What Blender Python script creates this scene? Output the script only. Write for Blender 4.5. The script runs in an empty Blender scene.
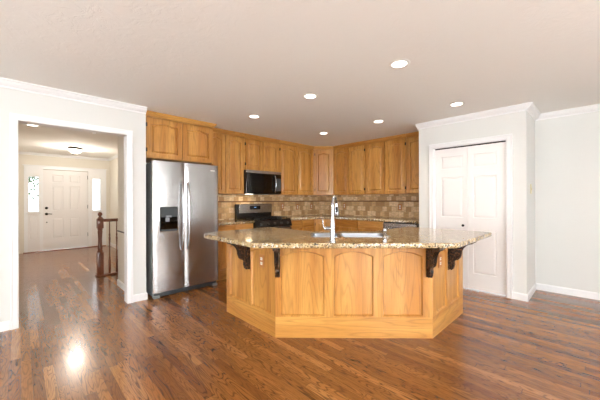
import bpy, bmesh, math, random
from mathutils import Vector, Matrix
random.seed(7)
PI = math.pi
SC = bpy.context.scene
COL = SC.collection

# ------------------------------------------------------------------ camera
YAW, PITCH, ROLL, EYE, FPX = math.radians(45.84), math.radians(0.01), math.radians(-0.164), 1.263, 288.2
fwd = Vector((math.cos(YAW)*math.cos(PITCH), math.sin(YAW)*math.cos(PITCH), math.sin(PITCH)))
right = Vector((math.sin(YAW), -math.cos(YAW), 0)); up = right.cross(fwd)
cx = right*math.cos(ROLL) + up*math.sin(ROLL); cy = -right*math.sin(ROLL) + up*math.cos(ROLL)
cam_data = bpy.data.cameras.new('camera'); cam = bpy.data.objects.new('camera', cam_data); COL.objects.link(cam)
cam_data.sensor_width = 36; cam_data.lens = 36*FPX/600; cam_data.clip_start = .05; cam_data.clip_end = 200
cam.matrix_world = Matrix(((cx.x, cy.x, -fwd.x, 0), (cx.y, cy.y, -fwd.y, 0), (cx.z, cy.z, -fwd.z, EYE), (0, 0, 0, 1)))
SC.camera = cam

# ------------------------------------------------------------------ world, daylight, exposure
W = bpy.data.worlds.new('world'); SC.world = W; W.use_nodes = True
bg = W.node_tree.nodes['Background']; bg.inputs[0].default_value = (.86, .93, 1, 1); bg.inputs[1].default_value = 3.0
vs = SC.view_settings; vs.view_transform = 'Standard'; vs.look = 'None'; vs.gamma = 1; vs.exposure = 0.1; vs.use_curve_mapping = False

def area(name, loc, target, w, h, power, color):
    l = bpy.data.lights.new(name, 'AREA'); l.shape = 'RECTANGLE'; l.size = w; l.size_y = h; l.energy = power; l.color = color
    o = bpy.data.objects.new(name, l); COL.objects.link(o); o.location = loc
    o.rotation_euler = (Vector(target)-Vector(loc)).to_track_quat('-Z', 'Y').to_euler()
    return o
DAY = (.98, .99, .99)
area('daylight_rear', (.8, -3.35, 1.3), (1.4, 0, 2.2), 4.4, 1.9, 330, DAY)         # daylight entering the rear windows
area('daylight_side', (-3.15, .7, 1.3), (0, .7, 2.3), 3.8, 1.9, 175, DAY)           # daylight entering the side windows

# ------------------------------------------------------------------ materials
class NT:
    def __init__(s, name, rough=.5, metal=0, spec=.5, coat=0):
        s.m = bpy.data.materials.new(name); s.m.use_nodes = True; s.t = s.m.node_tree; s.b = s.t.nodes['Principled BSDF']
        s.b.inputs['Roughness'].default_value = rough; s.b.inputs['Metallic'].default_value = metal
        s.b.inputs['Specular IOR Level'].default_value = spec; s.b.inputs['Coat Weight'].default_value = coat
        s.b.inputs['Coat Roughness'].default_value = .12
    def n(s, typ, **kw):
        nd = s.t.nodes.new(typ)
        ins = kw.pop('ins', {})
        for k, v in kw.items(): setattr(nd, k, v)
        for k, v in ins.items():
            if isinstance(v, bpy.types.NodeSocket): s.t.links.new(v, nd.inputs[k])
            else: nd.inputs[k].default_value = v
        return nd
    def math(s, op, a, b=0, c=0):
        return s.n('ShaderNodeMath', operation=op, ins={0: a, 1: b, 2: c}).outputs[0]
    def mix(s, f, a, b, mode='MIX'):
        nd = s.n('ShaderNodeMix', data_type='RGBA', blend_type=mode, ins={'Factor': f})
        for k, v in ((6, a), (7, b)):
            if isinstance(v, bpy.types.NodeSocket): s.t.links.new(v, nd.inputs[k])
            else: nd.inputs[k].default_value = (*v, 1)
        return nd.outputs[2]
    def ramp(s, f, stops):
        nd = s.n('ShaderNodeValToRGB', ins={0: f}); cr = nd.color_ramp
        while len(cr.elements) < len(stops): cr.elements.new(.5)
        for e, (p, c) in zip(cr.elements, stops):
            e.position = p; e.color = (*c, 1) if len(c) == 3 else c
        return nd.outputs[0]
    def vmath(s, op, a, b=(0, 0, 0)):
        return s.n('ShaderNodeVectorMath', operation=op, ins={0: a, 1: b}).outputs[0]
    def noise(s, vec, scale=1, detail=2, rough=.5, dist=0):
        return s.n('ShaderNodeTexNoise', ins={'Vector': vec, 'Scale': scale, 'Detail': detail, 'Roughness': rough, 'Distortion': dist}).outputs[0]
    def pos(s): return s.n('ShaderNodeNewGeometry').outputs['Position']
    def obj(s): return s.n('ShaderNodeTexCoord').outputs['Object']
    def color(s, c):
        if isinstance(c, bpy.types.NodeSocket): s.t.links.new(c, s.b.inputs['Base Color'])
        else: s.b.inputs['Base Color'].default_value = (*c, 1)
    def rough(s, v): s.t.links.new(v, s.b.inputs['Roughness'])
    def bump(s, h, dist=.001, strength=.5):
        nd = s.n('ShaderNodeBump', ins={'Height': h, 'Distance': dist, 'Strength': strength}); s.t.links.new(nd.outputs[0], s.b.inputs['Normal'])

def lin(r, g, b):
    f = lambda c: ((c/255+.055)/1.055)**2.4 if c/255 > .04045 else c/255/12.92
    return (f(r), f(g), f(b))

def oak(name, axis, light, mid, dark, rough=.32):
    t = NT(name, rough, coat=.25)
    rnd = t.n('ShaderNodeObjectInfo').outputs['Random']
    off = t.n('ShaderNodeCombineXYZ', ins={0: t.math('MULTIPLY', rnd, 31.7), 1: t.math('MULTIPLY', rnd, 17.3), 2: t.math('MULTIPLY', rnd, 53.1)}).outputs[0]
    v = t.vmath('ADD', t.obj(), off)
    def sc(l, s_):
        d = [s_, s_, s_]; d['xyz'.index(axis)] = l
        return t.vmath('MULTIPLY', v, tuple(d))
    ring = t.noise(sc(.55, 4.5), 1, 2, .45)
    lines = t.math('ABSOLUTE', t.math('SINE', t.math('MULTIPLY', ring, 50)))
    pores = t.noise(sc(5, 190), 1, 3, .6)
    tone = t.noise(sc(.4, 7), 1, 2, .5)
    base = t.mix(tone, mid, light)
    base = t.mix(t.ramp(tone, [(.38, (0, 0, 0)), (.62, (1, 1, 1))]), mid, light)
    lf = t.math('MULTIPLY', t.ramp(lines, [(.0, (1, 1, 1)), (.6, (0, 0, 0))]), .30)
    c = t.mix(lf, base, dark)
    pf = t.math('MULTIPLY', t.ramp(pores, [(.52, (0, 0, 0)), (.68, (1, 1, 1))]), .38)
    t.color(t.mix(pf, c, dark)); t.bump(pores, .0004, .3)
    return t.m
M = {}
L_, M_, D_ = lin(211, 157, 82), lin(186, 126, 57), lin(116, 66, 24)
for ax in 'xz': M['oak_'+ax] = oak('honey_oak_'+ax, ax, L_, M_, D_)
M['oak_dark'] = oak('walnut_stained_oak', 'z', lin(140, 84, 58), lin(118, 66, 44), lin(66, 34, 22))

def plain(name, c, rough=.5, metal=0, spec=.5, coat=0, noise=0):
    t = NT(name, rough, metal, spec, coat)
    if noise:
        f = t.noise(t.pos(), 3, 3)
        t.color(t.mix(f, tuple(x*(1-noise) for x in c), tuple(min(1, x*(1+noise)) for x in c)))
    else: t.color(c)
    return t.m
def painted(name, c, bump_scale=160, b=.0003, rough=.6):
    t = NT(name, rough, spec=.3); f = t.noise(t.pos(), 2, 2); t.color(t.mix(f, tuple(x*.985 for x in c), c))
    t.bump(t.noise(t.pos(), bump_scale, 3), b, .4); return t.m
M['wall'] = painted('white_wall_paint', lin(222, 222, 218))
M['hall_wall'] = painted('cream_hall_paint', lin(231, 225, 212))
M['trim'] = plain('white_trim_paint', lin(240, 240, 240), .35)
M['door'] = plain('white_door_paint', lin(236, 233, 231), .35)
M['black'] = plain('black_enamel', lin(16, 16, 17), .3, noise=.1)
M['black_glass'] = plain('black_glass', lin(8, 8, 9), .06, spec=.6)
M['dark_plastic'] = plain('dark_grey_plastic', lin(62, 66, 68), .5)
M['grey_side'] = plain('grey_painted_steel', lin(132, 136, 134), .5)
M['chrome'] = plain('chrome', (.52, .53, .55), .22, metal=1)
M['bronze'] = plain('dark_bronze', lin(58, 46, 36), .4, metal=.7)
M['knob_black'] = plain('oil_rubbed_black_metal', lin(30, 27, 26), .35, metal=.5)
M['white_plastic'] = plain('white_plastic', lin(238, 236, 230), .4)
M['ivory_plastic'] = plain('ivory_plastic', lin(222, 214, 176), .4)
M['tan_plate'] = plain('tan_plate', lin(188, 128, 76), .45)
M['gap'] = plain('dark_gap', lin(30, 26, 24), .8)
M['leaf'] = plain('leaf_green', lin(86, 104, 70), .6, noise=.3)
M['grass'] = plain('lawn_green', lin(120, 140, 90), .9, noise=.3)

t = NT('ceiling_texture_paint', .85, spec=.2); t.color(lin(243, 241, 236))
p = t.pos(); h1 = t.noise(p, 9, 5, .6, 1.5)
t.bump(t.ramp(h1, [(.46, (0, 0, 0)), (.56, (1, 1, 1))]), .003, .2); M['ceiling'] = t.m

t = NT('brushed_stainless', .27, metal=1); p = t.obj()
br = t.noise(t.vmath('MULTIPLY', p, (900, 900, 3)), 1, 2)
t.color(t.mix(br, (.38, .37, .365), (.50, .49, .48))); t.b.inputs['Anisotropic'].default_value = .5
wv = t.noise(t.vmath('MULTIPLY', p, (5, 5, .7)), 1, 1); t.bump(wv, .006, .5)
M['steel'] = t.m
t = NT('satin_stainless', .34, metal=1); t.color((.30, .31, .33)); M['sink_steel'] = t.m

# floor: site-finished oak strips running along y
t = NT('oak_strip_floor', .2, spec=.5, coat=.25); t.b.inputs['Coat Roughness'].default_value = .07
sx = t.n('ShaderNodeSeparateXYZ', ins={0: t.pos()}).outputs
PW = .060
row = t.math('DIVIDE', sx[0], PW); ri = t.math('FLOOR', row); rf = t.math('FRACT', row)
rr = t.n('ShaderNodeTexWhiteNoise', noise_dimensions='1D', ins={'W': ri}).outputs[0]
yy = t.math('ADD', t.math('DIVIDE', sx[1], 1.15), t.math('MULTIPLY', rr, 7.3)); yi = t.math('FLOOR', yy); yf = t.math('FRACT', yy)
br = t.n('ShaderNodeTexWhiteNoise', noise_dimensions='2D', ins={'Vector': t.n('ShaderNodeCombineXYZ', ins={0: ri, 1: yi}).outputs[0]}).outputs
b1 = br[0]; b2 = t.n('ShaderNodeSeparateColor', ins={0: br[1]}).outputs[1]
gv = t.n('ShaderNodeCombineXYZ', ins={0: t.math('MULTIPLY', sx[0], 10), 1: t.math('MULTIPLY', sx[1], 1.3), 2: t.math('MULTIPLY', b1, 40)}).outputs[0]
ring = t.noise(gv, 1, 2, .5, .35)
lines = t.math('ABSOLUTE', t.math('SINE', t.math('MULTIPLY', ring, 58)))
lf = t.ramp(lines, [(0.1, (1, 1, 1)), (.62, (0, 0, 0))])
pv = t.n('ShaderNodeCombineXYZ', ins={0: t.math('MULTIPLY', sx[0], 230), 1: t.math('MULTIPLY', sx[1], 9), 2: t.math('MULTIPLY', b1, 40)}).outputs[0]
pores = t.ramp(t.noise(pv, 1, 3, .6), [(.5, (0, 0, 0)), (.66, (1, 1, 1))])
base = t.ramp(b2, [(0, lin(122, 73, 35)), (.35, lin(142, 89, 44)), (.7, lin(156, 101, 52)), (1, lin(176, 120, 66))])
c = t.mix(t.math('MULTIPLY', lf, t.math('MULTIPLY_ADD', b1, .5, .35)), base, lin(62, 32, 14))
c = t.mix(t.math('MULTIPLY', pores, .5), c, lin(70, 40, 20))
e1 = t.math('LESS_THAN', rf, .018); e2 = t.math('LESS_THAN', yf, .0022)
c = t.mix(t.math('MULTIPLY', t.math('MAXIMUM', e1, e2), .75), c, lin(50, 26, 14))
t.color(c); t.rough(t.math('MULTIPLY_ADD', t.noise(t.pos(), 7, 3), .12, .17))
t.bump(t.math('SUBTRACT', t.math('MULTIPLY', t.noise(t.pos(), 5, 2), 1.0), t.math('MULTIPLY', t.math('MAXIMUM', e1, e2), .4)), .0012, .35)
M['floor'] = t.m

# granite
t = NT('speckled_granite', .13, spec=.55, coat=.2); p = t.pos()
n1 = t.noise(p, 18, 5, .7, .4); n2 = t.noise(p, 42, 3, .65); n3 = t.noise(p, 62, 2, .6); n4 = t.noise(t.vmath('ADD', p, (9, 4, 2)), 34, 3, .7)
c = t.ramp(n1, [(.36, lin(132, 106, 72)), (.5, lin(178, 152, 108)), (.64, lin(208, 188, 148))])
c = t.mix(t.math('MULTIPLY', t.ramp(n4, [(.56, (0, 0, 0)), (.64, (1, 1, 1))]), .85), c, lin(228, 222, 210))
c = t.mix(t.math('MULTIPLY', t.ramp(n2, [(.56, (0, 0, 0)), (.63, (1, 1, 1))]), .75), c, lin(110, 80, 54))
c = t.mix(t.math('MULTIPLY', t.ramp(n3, [(.54, (0, 0, 0)), (.60, (1, 1, 1))]), .92), c, lin(34, 29, 27))
t.color(c); M['granite'] = t.m

# travertine brick tiles (two facing directions share it: u = x + y)
t = NT('travertine_tile', .45); s_ = t.n('ShaderNodeSeparateXYZ', ins={0: t.pos()}).outputs
u = t.math('ADD', s_[0], s_[1]); vec = t.n('ShaderNodeCombineXYZ', ins={0: u, 1: t.math('SUBTRACT', s_[2], .93), 2: 0}).outputs[0]
bk = t.n('ShaderNodeTexBrick', offset=.5, ins={'Vector': vec, 'Color1': (0, 0, 0, 1), 'Color2': (1, 1, 1, 1), 'Mortar': (.5, .5, .5, 1), 'Scale': 1, 'Mortar Size': .0022, 'Brick Width': .1, 'Row Height': .1})
c = t.ramp(bk.outputs['Color'], [(0, lin(180, 140, 94)), (.5, lin(222, 188, 138)), (1, lin(248, 226, 186))])
vein = t.noise(t.vmath('MULTIPLY', t.pos(), (14, 14, 34)), 1, 4, .65)
c = t.mix(t.ramp(vein, [(.35, (.0, .0, .0)), (.65, (.5, .5, .5))]), c, lin(150, 112, 72))
c = t.mix(bk.outputs['Fac'], c, lin(170, 148, 116)); t.color(c); t.bump(bk.outputs['Fac'], .002, -.5); M['tile'] = t.m
M['tile_liner'] = plain('dark_tile_liner', lin(116, 78, 48), .4, noise=.3)

# aged bronze over black for the brackets
t = NT('rubbed_black_carving', .42, metal=.2)
f = t.noise(t.obj(), 55, 4, .7); t.color(t.mix(t.ramp(f, [(.50, (0, 0, 0)), (.62, (1, 1, 1))]), lin(22, 19, 18), lin(122, 82, 50))); t.bump(f, .003, .6); M['corbel'] = t.m

t = NT('lamp_glow', .5); t.color((1, 1, 1)); t.b.inputs['Emission Color'].default_value = (1, .93, .82, 1); t.b.inputs['Emission Strength'].default_value = 6; M['glow'] = t.m
t = NT('hall_lamp_glass', .4); t.color((1, .95, .88)); t.b.inputs['Emission Color'].default_value = (1, .9, .74, 1); t.b.inputs['Emission Strength'].default_value = 5; M['bowl'] = t.m
t = NT('display_blue', .4); t.color((.05, .1, .2)); t.b.inputs['Emission Color'].default_value = (.25, .55, 1, 1); t.b.inputs['Emission Strength'].default_value = 1; M['display'] = t.m
t = NT('clear_glass', .0, spec=.5); t.color((1, 1, 1)); t.b.inputs['Transmission Weight'].default_value = 1; t.b.inputs['IOR'].default_value = 1.05; M['glass'] = t.m

# ------------------------------------------------------------------ geometry helpers
def box(bm, x0, y0, z0, x1, y1, z1, bev=0):
    r = bmesh.ops.create_cube(bm, size=1)['verts']
    bmesh.ops.scale(bm, vec=(abs(x1-x0), abs(y1-y0), abs(z1-z0)), verts=r)
    bmesh.ops.translate(bm, vec=((x0+x1)/2, (y0+y1)/2, (z0+z1)/2), verts=r)
    if bev:
        es = set(e for v in r for e in v.link_edges)
        bmesh.ops.bevel(bm, geom=list(es), offset=bev, segments=2, affect='EDGES', profile=.5)
def lathe(bm, prof, cx_=0, cy_=0, cz_=0, seg=24, axis='z'):
    """prof: (radius, height) pairs"""
    def P(r, a, h):
        c, s = r*math.cos(a), r*math.sin(a)
        if axis == 'z': return (cx_+c, cy_+s, cz_+h)
        if axis == 'y': return (cx_+c, cy_+h, cz_+s)
        return (cx_+h, cy_+c, cz_+s)
    rings = [[bm.verts.new(P(max(r, 1e-4), 2*PI*k/seg, h)) for k in range(seg)] for r, h in prof]
    for a, b in zip(rings, rings[1:]):
        for k in range(seg): bm.faces.new((a[k], a[(k+1) % seg], b[(k+1) % seg], b[k]))
    bm.faces.new(rings[0]); bm.faces.new(rings[-1])
def tube(bm, pts, rads, seg=14):
    pts = [Vector(q) for q in pts]
    if not isinstance(rads, (list, tuple)): rads = [rads]*len(pts)
    T = [(pts[min(i+1, len(pts)-1)]-pts[max(i-1, 0)]).normalized() for i in range(len(pts))]
    n = T[0].orthogonal().normalized(); rings = []
    for q, tt, r in zip(pts, T, rads):
        n = (n-tt*n.dot(tt)).normalized(); b = tt.cross(n)
        rings.append([bm.verts.new(q+(n*math.cos(2*PI*k/seg)+b*math.sin(2*PI*k/seg))*r) for k in range(seg)])
    for a, b in zip(rings, rings[1:]):
        for k in range(seg): bm.faces.new((a[k], a[(k+1) % seg], b[(k+1) % seg], b[k]))
    bm.faces.new(rings[0]); bm.faces.new(rings[-1])
def sweep(bm, path, prof, nrm, closed=False):
    """mitred profile (u = away side n x t, v = along nrm) along a polyline; path on the right hand of nothing: u points to nrm x tangent"""
    nrm = Vector(nrm); P = [Vector(q) for q in path]; rings = []
    for i, q in enumerate(P):
        a = (q-P[i-1]).normalized() if (i > 0 or closed) else None
        b = (P[(i+1) % len(P)]-q).normalized() if (i < len(P)-1 or closed) else None
        a = a or b; b = b or a
        sa, sb = nrm.cross(a), nrm.cross(b); s = (sa+sb).normalized(); k = 1/max(.2, s.dot(sa))
        rings.append([bm.verts.new(q+s*k*u_+nrm*v_) for u_, v_ in prof])
    m = len(prof); pairs = list(zip(rings, rings[1:])) + ([(rings[-1], rings[0])] if closed else [])
    for a, b in pairs:
        for k in range(m): bm.faces.new((a[k], a[(k+1) % m], b[(k+1) % m], b[k]))
    if not closed: bm.faces.new(rings[0]); bm.faces.new(rings[-1])
def prism(bm, poly, z0, z1):
    a = [bm.verts.new((x, y, z0)) for x, y in poly]; b = [bm.verts.new((x, y, z1)) for x, y in poly]; n = len(poly)
    for k in range(n): bm.faces.new((a[k], a[(k+1) % n], b[(k+1) % n], b[k]))
    bm.faces.new(a[::-1]); bm.faces.new(b)
def panel_cell(bm, X0, Z0, X1, Z1, x0, z0, x1, z1, arch, yf, depth=.009, raised=True, N=10, arc=False, bv=.004):
    """one framed panel facing -y: cell rectangle, opening with optional cathedral arch, raised field"""
    def loop(ix0, iz0, ix1, iz1, ar, y):
        pts = [(ix0, iz0), (ix1, iz0)]
        for k in range(N+1):
            s = 1-k/N; x = ix0+(ix1-ix0)*s; u_ = abs(2*s-1)
            z = iz1-(ar*u_*u_ if arc else ar*(1 if u_ > .86 else (.5-.5*math.cos(PI*u_/.86))))
            pts.append((x, z))
        return [bm.verts.new((x, y, z)) for x, z in pts]
    outer = [bm.verts.new((X0, yf, Z0)), bm.verts.new((X1, yf, Z0))]+[bm.verts.new((X0+(X1-X0)*(1-k/N), yf, Z1)) for k in range(N+1)]
    L = [outer, loop(x0, z0, x1, z1, arch, yf), loop(x0+bv, z0+bv, x1-bv, z1-bv, arch, yf+depth)]
    if raised:
        L += [loop(x0+.012, z0+.012, x1-.012, z1-.012, arch, yf+depth), loop(x0+.034, z0+.034, x1-.034, z1-.034, arch*.9, yf+.003)]
    for a, b in zip(L, L[1:]):
        for k in range(len(a)): bm.faces.new((a[k], a[(k+1) % len(a)], b[(k+1) % len(b)], b[k]))
    bm.faces.new(L[-1])
def slab_back(bm, X0, Z0, X1, Z1, yf, yb):
    f = [bm.verts.new(q) for q in ((X0, yf, Z0), (X1, yf, Z0), (X1, yf, Z1), (X0, yf, Z1))]
    b = [bm.verts.new(q) for q in ((X0, yb, Z0), (X1, yb, Z0), (X1, yb, Z1), (X0, yb, Z1))]
    for k in range(4): bm.faces.new((f[k], b[k], b[(k+1) % 4], f[(k+1) % 4]))
    bm.faces.new(b)
def obj(name, bm, mat, parent=None, smooth=False, loc=None, rot=None):
    me = bpy.data.meshes.new(name)
    if isinstance(bm, bmesh.types.BMesh):
        bmesh.ops.remove_doubles(bm, verts=bm.verts, dist=1e-5); bmesh.ops.recalc_face_normals(bm, faces=bm.faces); bm.to_mesh(me); bm.free()
    else: me = bm
    me.materials.clear(); me.materials.append(M[mat])
    if smooth:
        for pgn in me.polygons: pgn.use_smooth = True
        try: me.set_sharp_from_angle(angle=math.radians(40))
        except Exception: pass
    o = bpy.data.objects.new(name, me); COL.objects.link(o)
    if parent: o.parent = parent
    if loc: o.location = loc
    if rot: o.rotation_euler = (0, 0, rot)
    return o
def B(*boxes, bev=0):
    bm = bmesh.new()
    for b in boxes: box(bm, *b, bev=bev)
    return bm
def thing(name, label, cat, loc=(0, 0, 0), rz=0, group=None):
    o = bpy.data.objects.new(name, None); COL.objects.link(o); o.empty_display_size = .1
    o.location = loc; o.rotation_euler = (0, 0, rz); return tag(o, label, cat, group)
def tag(o, label, cat, group=None):
    o['label'] = label; o['category'] = cat
    if group: o['group'] = group
    return o
def struct(name, bm, mat, parent=None, label=None, **kw):
    o = obj(name, bm, mat, parent, **kw)
    if not parent: o['kind'] = 'structure'
    if label: o['label'] = label
    return o
def sroot(name, loc, rz=0):
    o = bpy.data.objects.new(name, None); COL.objects.link(o); o.location = loc; o.rotation_euler = (0, 0, rz); o['kind'] = 'structure'; return o
def dup(root, loc, rz=None, label=None):
    r = root.copy(); COL.objects.link(r); r.location = loc
    if rz is not None: r.rotation_euler = (0, 0, rz)
    if label: r['label'] = label
    for ch in list(root.children):
        c_ = ch.copy(); COL.objects.link(c_); c_.parent = r
        for g in list(ch.children):
            d = g.copy(); COL.objects.link(d); d.parent = c_
    return r
def curve_plate(polys, z0, z1, bevel=.006):
    """flat plate with holes from 2D outlines (first = outside), rounded edges"""
    cu = bpy.data.curves.new('plate', 'CURVE'); cu.dimensions = '2D'; cu.fill_mode = 'BOTH'
    cu.extrude = (z1-z0)/2-bevel; cu.bevel_depth = bevel; cu.bevel_resolution = 2; cu.offset = -bevel
    for pl in polys:
        sp = cu.splines.new('POLY'); sp.points.add(len(pl)-1); sp.use_cyclic_u = True
        for q, (x, y) in zip(sp.points, pl): q.co = (x, y, 0, 1)
    tmp = bpy.data.objects.new('plate', cu); COL.objects.link(tmp)
    me = bpy.data.meshes.new_from_object(tmp.evaluated_get(bpy.context.evaluated_depsgraph_get()))
    bpy.data.objects.remove(tmp); bpy.data.curves.remove(cu)
    me.transform(Matrix.Translation((0, 0, (z0+z1)/2))); return me
def rounded(poly, radii, seg=6):
    out = []; n = len(poly)
    for i, (x, y) in enumerate(poly):
        r = radii[i] if isinstance(radii, (list, tuple)) else radii
        p = Vector((x, y)); a = (Vector(poly[i-1])-p); b = (Vector(poly[(i+1) % n])-p)
        if r <= 0: out.append((x, y)); continue
        a.normalize(); b.normalize(); ang = a.angle(b); d = r/math.tan(ang/2)
        p0, p1 = p+a*d, p+b*d; c = p+(a+b).normalized()*(r/math.sin(ang/2))
        v0, v1 = p0-c, p1-c; tot = v0.angle_signed(v1)
        for k in range(seg+1):
            q = v0.copy(); q.rotate(Matrix.Rotation(-tot*k/seg, 2)); out.append(tuple(c+q))
    return out

# ------------------------------------------------------------------ room shell
H = 2.44; YW = 4.015; XP = 4.496; YP = .605; XR = 5.198; YK = 4.68; XK = 5.28
XL, YR = -2.8, -3.0; YD = 9.61
struct('floor', B((XL-.2, YR-.2, -.1, 5.5, YD+.2, 0)), 'floor')
struct('ceiling', B((XL-.2, YR-.2, H, 5.5, YD+.2, H+.1)), 'ceiling')
struct('wall_left', B((XL, YW, 0, -.023, YW+.13, H), (-.023, YW, 2.076, .952, YW+.13, H), (.952, YW, 0, 1.154, YW+.13, H)), 'wall')
struct('wall_hall_stub', B((1.05, YW+.13, 0, 1.154, 5.0, H)), 'hall_wall')
struct('wall_kitchen_left', B((1.154, YK, 0, XK+.12, YK+.12, H)), 'wall')
struct('wall_kitchen_right', B((XK, 1.84, 0, XK+.12, YK, H)), 'wall')
# pantry front wall with its door opening
struct('wall_pantry', B((XP, YP, 0, XP+.11, .81, H), (XP, 1.717, 0, XP+.11, 1.945, H), (XP, .81, 2.035, XP+.11, 1.717, H),
                        (XP+.11, YP, 0, XR, YP+.11, H), (XP+.11, 1.84, 0, XK, 1.945, H)), 'wall')
struct('wall_right', B((XR, YR, 0, XR+.12, YP+.11, H)), 'wall')
def holed_wall(name, axis, c0, c1, a0, a1, holes, mat='wall'):
    """wall from a0 to a1 with window holes [(h0,h1,z0,z1)]"""
    bs = []; cur = a0
    def add(p, q, z0, z1): bs.append((p, c0, z0, q, c1, z1) if axis == 'x' else (c0, p, z0, c1, q, z1))
    for h0, h1, z0, z1 in holes:
        add(cur, h0, 0, H); add(h0, h1, 0, z0); add(h0, h1, z1, H); cur = h1
    add(cur, a1, 0, H); return struct(name, B(*bs), mat)
holed_wall('wall_rear', 'x', YR-.12, YR, XL, XR, [(-1.0, .7, .45, 2.15), (1.0, 2.7, .45, 2.15)])
holed_wall('wall_side', 'y', XL-.12, XL, YR, YW, [(-1.2, .6, .45, 2.15), (.9, 2.7, .45, 2.15)])
# hall
SLZ0, SLZ1 = .985, 1.875
holed = [(.13, .345, SLZ0, SLZ1)]
bs = [(-.5, YD, 0, .13, YD+.12, H), (.13, YD, 0, .345, YD+.12, SLZ0), (.13, YD, SLZ1, .345, YD+.12, H), (.345, YD, 0, .405, YD+.12, H),
      (.405, YD, 2.05, 1.325, YD+.12, H), (1.325, YD, 0, 1.405, YD+.12, H), (1.405, YD, 0, 1.62, YD+.12, SLZ0), (1.405, YD, SLZ1, 1.62, YD+.12, H), (1.62, YD, 0, 1.95, YD+.12, H)]
struct('wall_front', B(*bs), 'hall_wall')
struct('wall_hall_left', B((-.5, YW+.13, 0, -.38, YD, H)), 'hall_wall')
struct('wall_hall_right', B((1.82, 5.0, 0, 1.95, YD, H)), 'hall_wall')
struct('wall_hall_end', B((1.154, 4.88, 0, 1.95, 5.0, H)), 'hall_wall')
struct('trim_1', B((1.036, 4.2, .805, 1.05, 4.98, .82)), 'bronze')

# crown mouldings
crown = [(0, 0), (.07, 0), (.07, -.012), (.058, -.018), (.048, -.036), (.03, -.052), (.014, -.06), (.012, -.075), (0, -.075)]
bm = bmesh.new(); sweep(bm, [(1.154, YW, H), (XL, YW, H)], [(u_, v_) for u_, v_ in crown], (0, 0, 1)); struct('trim_2', bm, 'trim')
bm = bmesh.new(); sweep(bm, [(XR, YR, H), (XR, YP, H), (XP, YP, H), (XP, 1.965, H)], crown, (0, 0, 1)); struct('trim_3', bm, 'trim')
# hall crown
bm = bmesh.new(); sweep(bm, [(1.82, 5.0, H), (1.82, YD, H), (-.38, YD, H), (-.38, 5, H)], [(u_*.6, v_*.8) for u_, v_ in crown], (0, 0, 1)); struct('trim_4', bm, 'trim')
# baseboards
bb = [(0, 0), (.013, 0), (.013, .075), (.006, .088), (0, .09)]
def baseboard(name, path):
    bm = bmesh.new(); sweep(bm, path, bb, (0, 0, 1)); struct(name, bm, 'trim')
baseboard('baseboard_left', [(-.075, YW, 0), (XL, YW, 0)])
baseboard('baseboard_left_stub', [(1.154, YW+.05, 0), (1.154, YW, 0), (.995, YW, 0)])
baseboard('baseboard_hall_stub', [(1.05, YW+.13, 0), (1.05, 5.0, 0)])
baseboard('baseboard_right', [(XR, YR, 0), (XR, YP, 0), (XP, YP, 0), (XP, .745, 0)])
baseboard('baseboard_pantry_left', [(XP, 1.785, 0), (XP, 1.945, 0)])
baseboard('baseboard_hall_right', [(1.82, 5.0, 0), (1.82, YD, 0)])
baseboard('baseboard_rear', [(XL, YR, 0), (XR, YR, 0)])
# casings: profile u outward from opening, v off the wall
cas = [(0, 0), (0, .012), (.008, .016), (.05, .018), (.056, .022), (.072, .022), (.072, 0)]
bm = bmesh.new(); sweep(bm, [(-.012, YW, 0), (-.012, YW, 2.065), (.941, YW, 2.065), (.941, YW, 0)][::-1], [(-u_*.84, v_) for u_, v_ in cas], (0, -1, 0)); struct('trim_5', bm, 'trim')
struct('trim_6', B((-.023, YW-.004, 0, -.011, YW+.134, 2.076), (.940, YW-.004, 0, .952, YW+.134, 2.076), (-.011, YW-.004, 2.064, .940, YW+.134, 2.076)), 'trim')
bm = bmesh.new(); sweep(bm, [(XP, 1.717, 0), (XP, 1.717, 2.035), (XP, .81, 2.035), (XP, .81, 0)][::-1], [(-u_*.9, v_) for u_, v_ in cas], (-1, 0, 0)); struct('trim_7', bm, 'trim')
struct('trim_8', B((XP-.003, .81, 0, XP+.11, .818, 2.035), (XP-.003, 1.709, 0, XP+.11, 1.717, 2.035), (XP-.003, .818, 2.03, XP+.11, 1.709, 2.035)), 'trim')

# pantry bifold door: local x to the viewer's right, faces -y
d2 = sroot('door_2', (XP+.03, 1.709, .012), -PI/2)
LW = .4435
for i in range(2):
    bm = bmesh.new(); X0 = i*(LW+.004); X1 = X0+LW; x0, x1 = X0+(.088 if i == 0 else .068), X1-(.055 if i == 0 else .105)
    if i == 0: x0, x1 = X0+.085, X1-.060
    else: x0, x1 = X0+.060, X1-.105
    zz = [0, .92, 1.665, 2.0]
    for (a, b), (p0, p1) in zip(((0, .92), (.92, 1.64), (1.64, 2.0)), ((.225, .83), (.995, 1.58), (1.70, 1.885))):
        panel_cell(bm, X0, a, X1, b, x0, p0, x1, p1, 0, 0, .010)
    slab_back(bm, X0, 0, X1, 2.0, 0, .034)
    lf_ = obj('door_leaf', bm, 'door', d2)
    if i == 0:
        bm = bmesh.new(); lathe(bm, [(.011, 0), (.011, -.006), (.006, -.010), (.006, -.018), (.016, -.026), (.018, -.034), (.012, -.042), (0, -.044)], X1-.055, 0, .885, 16, 'y')
        obj('knob', bm, 'knob_black', lf_, True)
obj('track', B((0, .004, 2.003, .891, .03, 2.017)), 'gap', d2)

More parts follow.
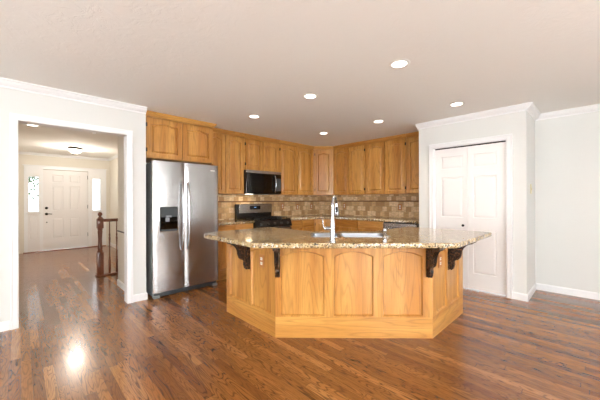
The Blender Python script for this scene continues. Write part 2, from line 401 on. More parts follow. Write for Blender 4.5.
# front door
d1 = sroot('door_1', (.41, YD+.03, .02))
bm = bmesh.new()
cols = [(0, .455, .17, .392), (.455, .91, .515, .74)]
rows = [(0, .92, .29, .80), (.92, 1.66, 1.0, 1.62), (1.66, 2.025, 1.715, 1.90)]
for a, b, p0, p1 in cols:
    for c_, d, q0, q1 in rows: panel_cell(bm, a, c_, b, d, p0, q0, p1, q1, 0, 0, .012)
slab_back(bm, 0, 0, .91, 2.025, 0, .04); obj('door_leaf', bm, 'door', d1)
bm = bmesh.new(); lathe(bm, [(.032, 0), (.032, -.01), (.02, -.022), (0, -.024)], .065, 0, 1.06, 16, 'y'); obj('deadbolt', bm, 'knob_black', d1, True)
bm = bmesh.new(); lathe(bm, [(.032, 0), (.032, -.01), (.012, -.014), (.012, -.045), (0, -.046)], .065, 0, .91, 16, 'y'); tube(bm, [(.065, -.04, .91), (.12, -.045, .912), (.17, -.04, .905)], [.011, .009, .008]); obj('door_handle', bm, 'knob_black', d1, True)
bm = bmesh.new(); lathe(bm, [(.014, 0), (.014, -.012), (0, -.014)], .07, 0, .70, 12, 'y'); obj('door_stop', bm, 'knob_black', d1, True)
for z in (.28, 1.03, 1.82):
    obj('hinge', B((.903, -.006, z, .922, .002, z+.1)), 'bronze', d1)
struct('trim_9', B((.05, YD-.02, .0, 1.72, YD-.002, .018)), 'oak_dark')                      # wooden threshold strip
# front door surround: jambs, head and mullions
struct('trim_10', B((.345, YD-.022, .018, .41, YD, 2.05), (1.32, YD-.022, .018, 1.405, YD, 2.05), (.065, YD-.022, .018, .13, YD, 2.05), (1.62, YD-.022, .018, 1.735, YD, 2.05),
                    (.065, YD-.022, 2.05, 1.735, YD, 2.12), (.13, YD-.022, 1.875, .345, YD, 2.05), (1.405, YD-.022, 1.875, 1.62, YD, 2.05),
                    (.04, YD-.035, 2.12, 1.76, YD, 2.14)), 'trim')
for i, X in enumerate((.13, 1.405)):
    w = sroot('window_%d' % (i+1), (X, YD, SLZ0))
    obj('window_frame', B((0, -.012, 0, .018, .06, .89), (.197, -.012, 0, .215, .06, .89), (.018, -.012, 0, .197, .06, .02), (.018, -.012, .87, .197, .06, .89), (.018, .01, .29, .197, .03, .302), (.018, .01, .585, .197, .03, .597)), 'trim', w)
    obj('pane', B((.018, .018, .02, .197, .022, .87)), 'glass', w)
    obj('window_sill', B((-.03, -.05, -.035, .245, 0, 0), bev=.006), 'trim', w)
    bm = bmesh.new(); panel_cell(bm, .0, -.96, .215, -.04, .03, -.66, .185, -.08, 0, -.02, .008); slab_back(bm, 0, -.96, .215, -.04, -.02, 0); obj('panel', bm, 'door', w)
    if i == 1:
        obj('blind', B(*[(.135, .04, .03+.028*k, .197, .055, .045+.028*k) for k in range(29)]), 'white_plastic', w)
# rear and side windows
def big_window(n, loc, rz, w_):
    w = sroot('window_%d' % n, loc, rz)
    obj('window_frame', B((0, -.02, 0, .06, .1, 1.7), (w_-.06, -.02, 0, w_, .1, 1.7), (.06, -.02, 0, w_-.06, .1, .06), (.06, -.02, 1.64, w_-.06, .1, 1.7), (w_/2-.03, 0, .06, w_/2+.03, .08, 1.64)), 'trim', w)
    obj('pane', B((.06, .04, .06, w_/2-.03, .045, 1.64), (w_/2+.03, .04, .06, w_-.06, .045, 1.64)), 'glass', w)
for n, a in enumerate((-1.0, 1.0)): big_window(3+n, (a+1.7, YR, .45), PI, 1.7)
for n, a in enumerate((-1.2, .9)): big_window(5+n, (XL, a, .45), PI/2, 1.8)

# backsplash tile fields
struct('wall_backsplash_left', B((2.14, YK-.010, .915, XK, YK, 1.37)), 'tile')
struct('wall_backsplash_right', B((XK-.010, 1.945, .915, XK, YK-.01, 1.37)), 'tile')
struct('trim_11', B((2.14, YK-.018, 1.225, XK-.018, YK-.01, 1.247), (XK-.018, 1.945, 1.225, XK-.010, YK-.018, 1.247)), 'tile_liner')

# ------------------------------------------------------------------ cabinets
YU, XU = 4.348, 4.952        # faces of the wall cabinets
wcrown = [(0, 0), (0, .022), (.006, .022), (.010, .035), (.024, .05), (.036, .066), (.042, .07), (.042, .082), (0, .082)]
def door(parent, x0, z0, x1, z1, arch=.028, name='door', hinge=None, fr=.055):
    bm = bmesh.new(); panel_cell(bm, x0, z0, x1, z1, x0+fr, z0+fr, x1-fr, z1-fr, arch, -.02, .018); slab_back(bm, x0, z0, x1, z1, -.02, 0)
    d = obj(name, bm, 'oak_z', parent)
    if hinge is not None:
        for z in (z0+.07, z1-.12):
            hx = x0-.006 if hinge == 'l' else x1-.006
            obj('hinge', B((hx, -.026, z, hx+.012, -.001, z+.05)), 'knob_black', d)
    return d
def drawer(parent, x0, z0, x1, z1):
    bm = bmesh.new(); panel_cell(bm, x0, z0, x1, z1, x0+.03, z0+.03, x1-.03, z1-.03, 0, -.02, .004, raised=False); slab_back(bm, x0, z0, x1, z1, -.02, 0)
    return obj('drawer', bm, 'oak_x', parent)
def wall_cabinet(name, label, loc, rz, w, z0, z1, depth, doors, group=None, crown_=True, top=None, hinges=()):
    t = thing(name, label, 'cabinet', loc, rz, group)
    top = H-.002 if top is None else top
    obj('body', B((0, 0, z0, w, depth, z1)), 'oak_z', t)
    for i, (a, b) in enumerate(doors): door(t, a, z0+.012, b, z1-.018, hinge=hinges[i] if i < len(hinges) else None)
    if crown_:
        bm = bmesh.new(); k = (top-z1+.025)/.082
        sweep(bm, [(w, 0, z1-.025), (0, 0, z1-.025)][::1], [(u_, v_*k) for u_, v_ in wcrown], (0, 0, 1)); obj('crown', bm, 'oak_x', t)
    return t
GW = 'oak wall cabinets'
# above fridge: crown also returns on both sides
t = wall_cabinet('wall_cabinet', 'short oak wall cabinet with two arched doors above the fridge', (1.172, 4.12, 0), 0, .964, 1.825, 2.375, .555, [(.018, .472), (.492, .945)], GW, False, hinges=('l', None))
bm = bmesh.new(); sweep(bm, [(.964, .4, 2.35), (.964, 0, 2.35), (0, 0, 2.35)], [(u_, v_*1.07) for u_, v_ in wcrown], (0, 0, 1)); obj('crown', bm, 'oak_x', t)
wall_cabinet('wall_cabinet', 'tall oak wall cabinet between the fridge and the microwave', (2.142, YU, 0), 0, .7, 1.37, 2.375, .325, [(.008, .312), (.335, .685)], GW)
wall_cabinet('wall_cabinet', 'short oak wall cabinet directly above the microwave', (2.844, YU, 0), 0, .798, 1.80, 2.375, .325, [(.02, .385), (.41, .775)], GW, hinges=('l', None))
wall_cabinet('wall_cabinet', 'oak wall cabinet with two doors between the microwave and the corner cabinet', (3.644, YU, 0), 0, .985, 1.37, 2.375, .325, [(.02, .475), (.495, .97)], GW, hinges=('l', None))
# diagonal corner
t = thing('corner_wall_cabinet', 'narrow one-door oak cabinet set diagonally in the kitchen corner', 'cabinet', (4.638, YU, 0), -PI/4, GW)
bm = bmesh.new(); s2 = math.sqrt(.5); DW = .4384
prism(bm, [(0, 0), (DW, 0), (DW+.225, .225), (DW/2, .225+DW/2+.225), (-.225, .225)], 1.37, 2.375); obj('body', bm, 'oak_z', t)
door(t, .03, 1.385, DW-.03, 2.357, hinge='l')
bm = bmesh.new(); sweep(bm, [(DW, 0, 2.35), (0, 0, 2.35)], [(u_, v_*1.07) for u_, v_ in wcrown], (0, 0, 1)); obj('crown', bm, 'oak_x', t)
yR = 4.036
wall_cabinet('wall_cabinet', 'two-door oak wall cabinet immediately right of the diagonal corner cabinet', (XU, yR, 0), -PI/2, .822, 1.37, 2.375, .32, [(.015, .405), (.425, .805)], GW, hinges=(None, 'r'))
wall_cabinet('wall_cabinet', 'two-door oak wall cabinet in the middle of the right-hand wall row', (XU, yR-.826, 0), -PI/2, .846, 1.37, 2.375, .32, [(.015, .412), (.434, .83)], GW, hinges=(None, 'r'))
wall_cabinet('wall_cabinet', 'oak wall cabinet at the end of the row against the pantry wall', (XU, yR-1.676, 0), -PI/2, .41, 1.37, 2.375, .32, [(.015, .385)], GW)

# base cabinets
YB, XB = 4.07, 4.67
GB = 'oak base cabinets'
def base_cabinet(label, loc, rz, w, units, depth=.60):
    t = thing('base_cabinet', label, 'cabinet', loc, rz, GB)
    obj('body', B((0, 0, .10, w, depth, .873)), 'oak_z', t); obj('toe_kick', B((0, .07, 0, w, .09, .10)), 'oak_x', t)
    for a, b in units:
        drawer(t, a, .735, b, .86); door(t, a, .12, b, .715, 0)
    return t
base_cabinet('oak base cabinet with two drawers between the fridge and the range', (2.142, YB, 0), 0, .70, [(.012, .335), (.355, .688)])
base_cabinet('oak base cabinet with two drawers right of the range', (3.664, YB, 0), 0, .68, [(.012, .33), (.35, .665)])
t = thing('corner_base_cabinet', 'oak base cabinet with narrow panel set across the kitchen corner', 'cabinet', (4.346, YB, 0), -PI/4, GB)
bm = bmesh.new(); prism(bm, [(0, 0), (.458, 0), (.458+.42, .42), (.229, .42+.42+.229), (-.42, .42)], .10, .873); obj('body', bm, 'oak_z', t)
obj('toe_kick', B((-.06, .07, 0, .518, .09, .1)), 'oak_x', t); door(t, .03, .12, .43, .86, 0, hinge='l')
base_cabinet('oak base cabinet with two wide drawers on the right-hand wall', (XB, 3.746, 0), -PI/2, 1.08, [(.015, .53), (.55, 1.065)])
# dishwasher
t = thing('dishwasher', 'stainless steel dishwasher under the right-hand worktop', 'dishwasher', (XB, 2.66, 0), -PI/2)
obj('body', B((0.002, 0, .1, .61, .58, .872)), 'dark_plastic', t); obj('door', B((.004, -.022, .11, .606, 0, .78), bev=.003), 'steel', t)
obj('control_panel', B((.004, -.022, .785, .606, 0, .855), bev=.003), 'steel', t)
bm = bmesh.new(); tube(bm, [(.05, -.022, .755), (.05, -.05, .755), (.56, -.05, .755), (.56, -.022, .755)], .009); obj('handle', bm, 'chrome', t, True)
obj('toe_kick', B((.002, .06, 0, .61, .08, .1)), 'black', t)

# worktops (range stands between them)
pl = [(2.13, YB-.035), (2.842, YB-.035), (2.842, YK-.012), (2.13, YK-.012)]
tag(obj('worktop', curve_plate([pl], .875, .915), 'granite'), 'speckled granite worktop between the fridge and the range', 'worktop')
pl = [(3.662, YB-.035), (4.33, YB-.035), (XB-.035, 3.73), (XB-.035, 1.95), (XK-.012, 1.95), (XK-.012, YK-.012), (3.662, YK-.012)]
tag(obj('worktop', curve_plate([pl], .875, .915), 'granite'), 'speckled granite worktop running round the corner from the range to the pantry wall', 'worktop')

# ------------------------------------------------------------------ fridge
FX, FY = 1.207, 3.93
f = thing('refrigerator', 'stainless steel side-by-side refrigerator with water dispenser', 'refrigerator', (FX, FY, 0))
obj('body', B((.004, .05, .03, .905, .72, 1.752), bev=.006), 'grey_side', f)
obj('top_hinge', B((.01, .02, 1.752, .09, .14, 1.775), bev=.004), 'dark_plastic', f); obj('top_hinge', B((.82, .02, 1.752, .90, .14, 1.775), bev=.004), 'dark_plastic', f)
def fdoor(x0, x1, z0, z1):
    bm = bmesh.new(); N = 14; prof = []
    for k in range(N+1):
        s = k/N; x = x0+(x1-x0)*s; e = min(s, 1-s)*(x1-x0); yb = .010-.010*math.sqrt(max(0, 1-(1-min(1, e/.012))**2))
        prof.append((x, yb - .006*math.sin(PI*s)))
    prof += [(x1, .045), (x0, .045)]; prism(bm, prof, z0, z1)
    es = [e_ for e_ in bm.edges if abs(e_.verts[0].co.z-e_.verts[1].co.z) < 1e-6]
    return bm
obj('freezer_door', fdoor(0, .405, .075, 1.775), 'steel', f, True)
obj('fridge_door', fdoor(.411, .914, .075, 1.775), 'steel', f, True)
def fhandle(x):
    bm = bmesh.new(); pts = []
    for k in range(17):
        s = k/16; z = .60+.90*s; pts.append((x, -.022-.042*math.sin(PI*min(1, max(0, s)))**.45, z))
    pts = [(x, .0, .60)]+pts+[(x, .0, 1.50)]
    tube(bm, pts, .013, 12); return bm
obj('handle', fhandle(.368), 'chrome', f, True); obj('handle', fhandle(.448), 'chrome', f, True)
dp = obj('dispenser', B((.085, -.012, .86, .312, .006, 1.18), bev=.004), 'black_glass', f)
obj('dispenser_panel', B((.092, -.016, 1.045, .305, -.010, 1.172)), 'dark_plastic', dp)
obj('paddle', B((.15, -.03, .985, .20, -.012, 1.035), (.155, -.034, 1.04, .225, -.012, 1.065), bev=.003), 'sink_steel', dp)
obj('tray', B((.10, -.03, .868, .298, -.012, .885), bev=.003), 'dark_plastic', dp)
obj('nameplate', B((.785, -.0075, 1.688, .85, -.002, 1.70)), 'white_plastic', f)
obj('kick_grille', B((.03, .03, .012, .885, .06, .07), *[(.05, .026, .02+.012*k, .86, .031, .026+.012*k) for k in range(4)]), 'dark_plastic', f)
for x in (.05, .86): obj('foot', B((x-.035, .0, 0, x+.035, .09, .035), bev=.006), 'grey_side', f)

# ------------------------------------------------------------------ range
r = thing('range', 'freestanding stainless and black range with gas cooktop', 'range', (2.848, 3.99, 0))
RW = .81
obj('body', B((0, .05, .03, RW, .675, .905)), 'black', r)
obj('cooktop', B((0, .035, .905, RW, .60, .925), bev=.003), 'black_glass', r)
bm = bmesh.new(); 
a = [(0, .045), (0, .02), (.02, 0)]
vs_ = [(.05, .775), (-.01, .785), (.028, .905), (.05, .905)]
q0 = [bm.verts.new((0, y, z)) for y, z in vs_]; q1 = [bm.verts.new((RW, y, z)) for y, z in vs_]
for k in range(4): bm.faces.new((q0[k], q0[(k+1) % 4], q1[(k+1) % 4], q1[k]))
bm.faces.new(q0); bm.faces.new(q1); cp = obj('control_panel', bm, 'black', r)
for k in range(5):
    bm = bmesh.new(); lathe(bm, [(.022, 0), (.02, -.022), (.016, -.026), (0, -.027)], 0, 0, 0, 16, 'y'); o = obj('knob', bm, 'dark_plastic', cp, True); o.location = (.1+.152*k, .006, .845); o.rotation_euler = (math.radians(-17), 0, 0)
obj('oven_door', B((.005, 0, .23, RW-.005, .05, .765), bev=.004), 'steel', r)
obj('oven_window', B((.14, -.004, .33, RW-.14, .002, .62)), 'black_glass', r)
bm = bmesh.new(); tube(bm, [(.06, 0, .715), (.06, -.045, .715), (RW-.06, -.045, .715), (RW-.06, 0, .715)], .011); obj('oven_handle', bm, 'chrome', r, True)
obj('storage_drawer', B((.005, .005, .04, RW-.005, .05, .22), bev=.004), 'steel', r)
bm = bmesh.new()
for gx in (.04, .30, .56):
    x1_ = gx+.21
    for y in (.08, .31, .54): box(bm, gx, y, .94, x1_, y+.012, .952)
    for x in (gx, gx+.099, x1_-.012): box(bm, x, .08, .94, x+.012, .552, .952)
    for x in (gx, x1_-.012):
        for y in (.08, .54): box(bm, x, y, .925, x+.012, y+.012, .94)
obj('burner_grate', bm, 'black', r)
for bx, by in ((.145, .19), (.145, .43), (.665, .19), (.665, .43), (.405, .31)):
    bm = bmesh.new(); lathe(bm, [(.045, 0), (.045, .006), (.03, .008), (.028, .014), (0, .015)], bx, by, .925, 20); obj('burner', bm, 'dark_plastic', r, True)
bg_ = obj('backguard', B((0, .605, .905, RW, .675, 1.19), bev=.004), 'black', r)
obj('backguard_panel', B((.045, .596, 1.02, RW, .606, 1.182), bev=.002), 'steel', bg_)
obj('display', B((.28, .592, 1.085, .52, .597, 1.155)), 'black_glass', bg_); obj('clock', B((.375, .590, 1.118, .42, .5925, 1.132)), 'display', bg_)

# microwave
m = thing('microwave', 'black and stainless over-the-range microwave under the short wall cabinet', 'microwave', (2.838, YU-.085, 1.375))
MW = .80
obj('body', B((0, .03, 0, MW, .40, .423)), 'black', m)
obj('vent_strip', B((0, 0, .375, MW, .03, .423), bev=.003), 'steel', m)
dr = obj('door', B((0, 0, .012, .655, .03, .372), bev=.004), 'black_glass', m)
obj('window', B((.1, -.003, .06, .56, .001, .33)), 'black_glass', dr)
obj('control_panel', B((.658, 0, .012, MW, .03, .372), bev=.004), 'black_glass', m)
bm = bmesh.new(); tube(bm, [(.625, .0, .04)]+[(.625, -.02-.035*math.sin(PI*k/10), .04+.30*k/10) for k in range(11)]+[(.625, .0, .34)], [.012]*13); obj('handle', bm, 'chrome', m, True)
obj('under_light', B((.1, .12, -.004, .22, .2, .001)), 'glow', m)
obj('keypad', B((.68, -.002, .06, .785, .001, .30)), 'dark_plastic', m)

# ------------------------------------------------------------------ island
P1, P2, P3, P4 = (1.68, 2.93), (1.68, 2.058), (2.69, 1.042), (3.54, 1.042)
isl = thing('kitchen_island', 'honey oak kitchen island with arched panels and angled ends', 'kitchen island', (0, 0, 0))
bm = bmesh.new(); e = .022
prism(bm, [(P1[0]+e, P1[1]), (P2[0]+e, P2[1]+e*.41), (P3[0]+e*.41, P3[1]+e), (P4[0], P4[1]+e), (3.54, 1.67), (2.80, 1.67), (2.28, 2.19), (2.28, 2.93)], 0, .66)
sweep(bm, [(3.54, 1.045+e, .66), (3.54, 1.67, .66), (2.80, 1.67, .66), (2.28, 2.19, .66), (2.28, 2.93, .66), (1.68+e, 2.93, .66)], [(0, 0), (.018, 0), (.018, .214), (0, .214)], (0, 0, 1))
obj('body', bm, 'oak_z', isl)
def island_face(a, b, ops, nm):
    a, b = Vector(a), Vector(b); w = (b-a).length; ang = math.atan2(b.y-a.y, b.x-a.x)
    bm = bmesh.new(); xs = [0]+[(p[1]+q[0])/2 for p, q in zip(ops, ops[1:])]+[w]
    for i, (o0, o1) in enumerate(ops):
        panel_cell(bm, xs[i], .19, xs[i+1], .874, o0, .202, o1, .792, .045, 0, .018, raised=False, N=14, arc=True, bv=.009)
    slab_back(bm, 0, .19, w, .874, 0, .02)
    fc = obj(nm, bm, 'oak_z', isl, loc=(a.x, a.y, 0), rot=ang)
    obj('kick_board', B((0, 0, 0, w, .02, .189)), 'oak_x', isl, loc=(a.x, a.y, 0), rot=ang)
island_face(P1, P2, [(.065, .411), (.485, .808)], 'side_panel')
island_face(P2, P3, [(.052, .450), (.535, .897), (.985, 1.345)], 'front_panel')
island_face(P3, P4, [(.085, .365), (.425, .72)], 'side_panel')
# brackets
cprof = [(0, 0), (.265, 0), (.265, -.018), (.235, -.024), (.20, -.033), (.165, -.052), (.14, -.08), (.125, -.11), (.12, -.145), (.11, -.175), (.09, -.195), (.06, -.205), (.052, -.225), (.055, -.25), (.045, -.285), (.028, -.305), (0, -.312)]
def corbel(px, py, ang, k=1.0):
    """bracket projecting along local -y"""
    bm = bmesh.new(); hw = .018
    a_ = [bm.verts.new((-hw, -u_*k, v_)) for u_, v_ in cprof]; b_ = [bm.verts.new((hw, -u_*k, v_)) for u_, v_ in cprof]; n = len(cprof)
    for i in range(n): bm.faces.new((a_[i], a_[(i+1) % n], b_[(i+1) % n], b_[i]))
    bm.faces.new(a_); bm.faces.new(b_)
    box(bm, -hw-.006, -.012, -.312, hw+.006, 0, 0)
    box(bm, -hw-.006, -.27*k, -.012, hw+.006, 0, 0)
    rib = [(-.0, -u_*k-.003, v_-.004) for u_, v_ in cprof[3:-1]]
    for dx in (-.013, 0, .013): tube(bm, [(dx, y, z) for _, y, z in rib], .0065, 8)
    for sgn in (-1, 1):
        for (cy_, cz_, rr_) in ((-.075*k, -.06, .045), (-.05*k, -.15, .035), (-.03*k, -.24, .018)):
            pts = [(sgn*hw, cy_+rr_*(1-q/14)*math.cos(q*.75), cz_+rr_*(1-q/14)*math.sin(q*.75)) for q in range(12)]
            tube(bm, pts, .005, 6)
    obj('corbel', bm, 'corbel', isl, loc=(px, py, .874), rot=ang)
corbel(1.68-.001, 2.482, -PI/2); corbel(1.694, 2.043, -PI/4); corbel(2.664, 1.067, -PI/4); corbel(3.09, 1.041, 0, .92)

# countertop
CT = [(1.34, 2.94), (1.34, 1.915), (2.485, .765), (3.575, .765), (3.575, 1.705), (2.795, 1.705), (2.31, 2.19), (2.31, 2.94)]
ct = rounded(CT, [.20, .10, .10, .05, .04, 0, 0, .04], 8)
def dl(dd, l): return ((dd+l)*s2, (dd-l)*s2)          # depth / lateral in the island's diagonal frame
SD0, SD1, SL0, SL1 = 3.80*s2, 4.22*s2, .075, .80
holes = [rounded([dl(SD0, a), dl(SD0, b), dl(SD1, b), dl(SD1, a)], .05, 6) for a, b in ((SL0, .33), (.36, SL1))]
tag(obj('countertop', curve_plate([ct]+holes, .876, .918, .010), 'granite', smooth=True), 'large angled speckled granite countertop on the kitchen island', 'countertop')
# sink
sk = thing('sink', 'double-bowl stainless steel sink set into the island countertop', 'sink', (0, 0, 0))
for a, b in ((SL0, .33), (.36, SL1)):
    bm = bmesh.new(); loops = []
    for inset, z in ((-.012, .9182), (-.012, .921), (.003, .921), (.005, .915), (.007, .85), (.014, .72), (.03, .70), (.08, .698)):
        pl = rounded([dl(SD0+inset, a+inset), dl(SD0+inset, b-inset), dl(SD1-inset, b-inset), dl(SD1-inset, a+inset)], max(.01, .05-inset*.3), 6)
        loops.append([bm.verts.new((x, y, z)) for x, y in pl])
    for q, w in zip(loops, loops[1:]):
        for k in range(len(q)): bm.faces.new((q[k], q[(k+1) % len(q)], w[(k+1) % len(w)], w[k]))
    bm.faces.new(loops[-1]); o = obj('basin', bm, 'sink_steel', sk, True)
    bm = bmesh.new(); c0 = dl((SD0+SD1)/2, (a+b)/2); lathe(bm, [(.04, 0), (.038, .004), (.02, .003), (0, .002)], c0[0], c0[1], .699, 20); obj('drain', bm, 'chrome', o, True)
# faucet
fb = (1.853, 1.522); fa = thing('faucet', 'tall chrome gooseneck faucet with pull-down spray head', 'faucet', (fb[0], fb[1], .918), -PI/4)
bm = bmesh.new(); lathe(bm, [(.027, 0), (.027, .008), (.021, .014), (.0195, .13), (.017, .16), (.0135, .19), (.0125, .2)], 0, 0, 0, 20); obj('base', bm, 'chrome', fa, True)
RA = .075; dirx, diry = .24, .97     # local +y points into the kitchen
pts = [(0, 0, .19), (0, 0, .25), (0, 0, .29)]
for k in range(1, 13):
    an = PI*k/12*.93; rr_ = RA*(1-math.cos(an)); pts.append((rr_*dirx*1.3, rr_*diry, .30+RA*math.sin(an)))
bm = bmesh.new(); tube(bm, pts, .0115, 14); obj('spout', bm, 'chrome', fa, True)
ex, ey, ez = pts[-1]
bm = bmesh.new(); tube(bm, [(ex, ey, ez+.01), (ex+.001, ey+.004, ez-.02), (ex+.002, ey+.008, ez-.05), (ex+.004, ey+.012, ez-.10), (ex+.004, ey+.012, ez-.112)], [.0125, .014, .018, .023, .020]); sh = obj('spray_head', bm, 'chrome', fa, True)
obj('spray_button', B((ex-.006, ey-.018, ez-.08, ex+.010, ey-.006, ez-.03), bev=.003), 'knob_black', sh)
bm = bmesh.new(); tube(bm, [(-.01, 0, .108), (-.03, 0, .108), (-.055, 0, .108), (-.068, 0, .108)], [.016, .0175, .0175, .014]); tube(bm, [(-.064, 0, .108), (-.074, -.004, .115), (-.079, -.006, .14), (-.083, -.008, .185)], [.008, .0065, .005, .0055], 10); obj('handle', bm, 'chrome', fa, True)
sd = dl(3.40*s2, .668)
bm = bmesh.new(); lathe(bm, [(.020, 0), (.020, .006), (.014, .010), (.013, .075), (.016, .08), (.016, .10), (.010, .108), (0, .109)], 0, 0, 0, 16)
tube(bm, [(0, 0, .09), (.0, .03, .095), (0, .055, .085)], [.008, .006, .005], 8)
o = obj('soap_dispenser', bm, 'chrome', smooth=True); o.location = (sd[0], sd[1], .918); o.rotation_euler = (0, 0, -PI/4); tag(o, 'small chrome soap dispenser on the island countertop right of the sink', 'soap dispenser')

# ------------------------------------------------------------------ outlets and switches
def outlet(label, loc, rz, mat='ivory_plastic', face='white_plastic', cat='outlet', slots=True):
    t = thing('wall_outlet' if slots else 'light_switch', label, cat, loc, rz)
    obj('plate', B((-.039, -.007, -.062, .039, 0, .062), bev=.002), mat, t)
    if slots:
        for z in (-.022, .022):
            s_ = obj('socket', B((-.016, -.009, z-.014, .016, -.005, z+.014), bev=.003), face, t)
            obj('slot', B((-.008, -.0095, z-.006, -.006, -.0085, z+.006), (.006, -.0095, z-.006, .008, -.0085, z+.006)), 'gap', s_)
    else:
        obj('toggle', B((-.006, -.016, -.012, .006, -.005, .010), bev=.002), face, t)
    return t
yb = YK-.010; xb = XK-.010
outlet('tan outlet on the tiled backsplash nearest the range', (4.01, yb, 1.13), 0, 'tan_plate')
outlet('tan outlet on the left backsplash, second from the range', (4.45, yb, 1.11), 0, 'tan_plate')
outlet('tan outlet on the left backsplash nearest the kitchen corner', (4.90, yb, 1.115), 0, 'tan_plate')
outlet('outlet on the right-hand backsplash just right of the faucet head', (xb, 3.98, 1.13), -PI/2, 'tan_plate')
outlet('outlet on the right-hand backsplash above the dishwasher', (xb, 2.65, 1.12), -PI/2, 'tan_plate')
outlet('tan-plated outlet on the left side panel of the island', (1.69, 2.275, .67), -PI/2, 'tan_plate')
outlet('tan-plated outlet on the right side panel of the island', (2.89, 1.051, .675), 0, 'tan_plate')
outlet('ivory light switch on the white wall beside the pantry corner', (4.81, YP, 1.40), 0, 'ivory_plastic', 'ivory_plastic', 'light switch', False)

# ------------------------------------------------------------------ ceiling lights
def downlight_proto(label, loc):
    t = thing('recessed_light', label, 'ceiling light', loc, 0, 'recessed ceiling lights')
    bm = bmesh.new(); lathe(bm, [(.062, 0), (.062, -.004), (.085, -.004), (.09, -.001), (.09, .0)], 0, 0, 0, 32)
    for f_ in list(bm.faces):
        if len(f_.verts) > 4: bm.faces.remove(f_)
    obj('trim_ring', bm, 'white_plastic', t, True)
    bm = bmesh.new(); lathe(bm, [(.062, -.0005), (.060, -.003), (0, -.0035)], 0, 0, 0, 32); obj('lens', bm, 'glow', t, True)
    return t
spots = [((2.36, 1.19), 'recessed ceiling light in the near row, nearest the camera over the island'),
         ((2.36, 2.26), 'recessed ceiling light in the middle over the left end of the island'),
         ((2.36, 3.35), 'recessed ceiling light nearest the fridge'),
         ((3.84, 3.35), 'recessed ceiling light nearest the kitchen corner cabinet'),
         ((3.86, 2.28), 'recessed ceiling light in front of the right-hand wall cabinets'),
         ((3.86, 1.20), 'recessed ceiling light nearest the pantry door'),
         ((.14, 6.1), 'recessed ceiling light at the left of the hall, cut off by the doorway head'),
         ((.93, 6.03), 'recessed ceiling light at the right of the hall, cut off by the doorway head')]
proto = None
for (x, y), lab in spots:
    if proto is None: proto = downlight_proto(lab, (x, y, H))
    else: dup(proto, (x, y, H), label=lab)
    l = bpy.data.lights.new('downlight', 'SPOT'); l.energy = 20; l.color = (1, .84, .66); l.spot_size = math.radians(135); l.spot_blend = .8; l.shadow_soft_size = .09
    o = bpy.data.objects.new('downlight', l); COL.objects.link(o); o.location = (x, y, H-.02)
l = bpy.data.lights.new('hood_light', 'AREA'); l.size = .1; l.energy = 1.6; l.color = (1, .75, .45); o = bpy.data.objects.new('hood_light', l); COL.objects.link(o); o.location = (3.0, YU+.08, 1.368)

# hall flush lamp
hl = thing('flush_ceiling_light', 'bronze-rimmed dome ceiling light in the entry hall', 'ceiling light', (.88, 8.05, H))
bm = bmesh.new(); lathe(bm, [(.08, 0), (.11, -.016), (.138, -.026), (.142, -.042), (.13, -.046), (.115, -.04), (.0, -.04)], 0, 0, 0, 32); obj('rim', bm, 'bronze', hl, True)
bm = bmesh.new(); lathe(bm, [(.126, -.044)]+[(.126*math.cos(a*PI/16), -.044-.085*math.sin(a*PI/16)) for a in range(1, 8)]+[(0, -.129)], 0, 0, 0, 32); obj('glass_bowl', bm, 'bowl', hl, True)
bm = bmesh.new(); lathe(bm, [(.004, -.127), (.012, -.134), (.013, -.142), (.006, -.15), (0, -.152)], 0, 0, 0, 12); obj('finial', bm, 'bronze', hl, True)
l = bpy.data.lights.new('hall_lamp', 'POINT'); l.energy = 42; l.color = (1, .93, .84); l.shadow_soft_size = .12; o = bpy.data.objects.new('hall_lamp', l); COL.objects.link(o); o.location = (.88, 8.05, H-.20)

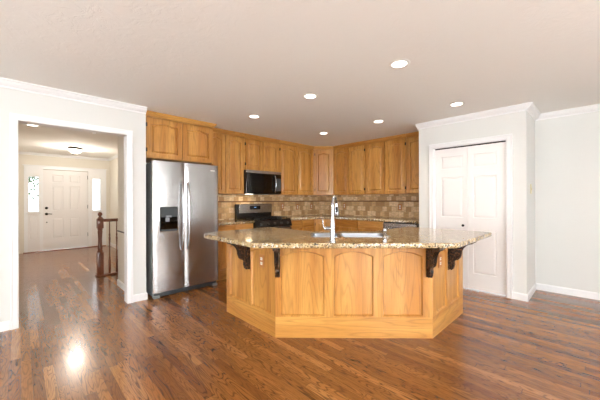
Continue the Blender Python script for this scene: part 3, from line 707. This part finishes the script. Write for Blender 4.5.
# ------------------------------------------------------------------ stair railing
rl = thing('stair_railing', 'dark wood stair railing with turned newel post in the entry hall', 'railing', (.96, 5.8, 0))
bm = bmesh.new(); box(bm, -.045, -.045, 0, .045, .045, .40, .004)
lathe(bm, [(.04, .40), (.044, .41), (.038, .425), (.03, .44), (.036, .46), (.036, .48), (.03, .50), (.028, .62), (.033, .72), (.036, .75), (.03, .765), (.038, .78), (.036, .80)], 0, 0, 0, 20)
box(bm, -.045, -.045, .80, .045, .045, .965, .006)
lathe(bm, [(.045, .965), (.03, .985), (.018, .995), (.018, 1.005), (.03, 1.018), (.034, 1.035), (.028, 1.055), (.012, 1.068), (0, 1.07)], 0, 0, 0, 20)
obj('newel_post', bm, 'oak_dark', rl, True)
obj('base_rail', B((-.06, -.06, 0, .9, .06, .028), bev=.006), 'oak_dark', rl)
obj('handrail', B((.045, -.033, .905, .9, .033, .955), bev=.012), 'oak_dark', rl)
for k in range(7):
    x = .135+.105*k
    bm = bmesh.new(); box(bm, x-.016, -.016, .028, x+.016, .016, .25, .002)
    lathe(bm, [(.016, .25), (.012, .27), (.014, .29), (.009, .31), (.010, .5), (.013, .60), (.014, .63), (.010, .65), (.013, .68), (.009, .71), (.008, .91)], x, 0, 0, 12); obj('baluster', bm, 'oak_dark', rl, True)

# ------------------------------------------------------------------ outdoors beyond the side lights
tag(obj('lawn', B((-6, YD+.2, -.30, 8, 30, -.16)), 'grass'), 'green front lawn seen faintly through the entry side windows', 'lawn')
tr = thing('tree', 'leafy tree outside the left entry side window', 'tree', (-.1, 16, -.15))
bm = bmesh.new(); tube(bm, [(0, 0, 0), (.05, 0, 1.2), (-.1, 0, 2.4), (.1, .1, 3.6)], [.13, .11, .08, .03], 10)
for k in range(9): tube(bm, [(0, 0, 1.6+.2*k), (random.uniform(-.9, .9), random.uniform(-.5, .5), 2.2+.2*k)], [.035, .01], 6)
obj('trunk', bm, 'oak_dark', tr)
bm = bmesh.new()
for k in range(900):
    c_ = Vector((random.gauss(0, .65), random.gauss(0, .6), 3.0+random.gauss(0, .7))); a = Vector((random.uniform(-1, 1), random.uniform(-1, 1), random.uniform(-1, 1))).normalized()*.09; b = a.orthogonal().normalized()*.045
    bm.faces.new([bm.verts.new(c_+q) for q in (a, b, -a, -b)])
obj('foliage', bm, 'leaf', tr)
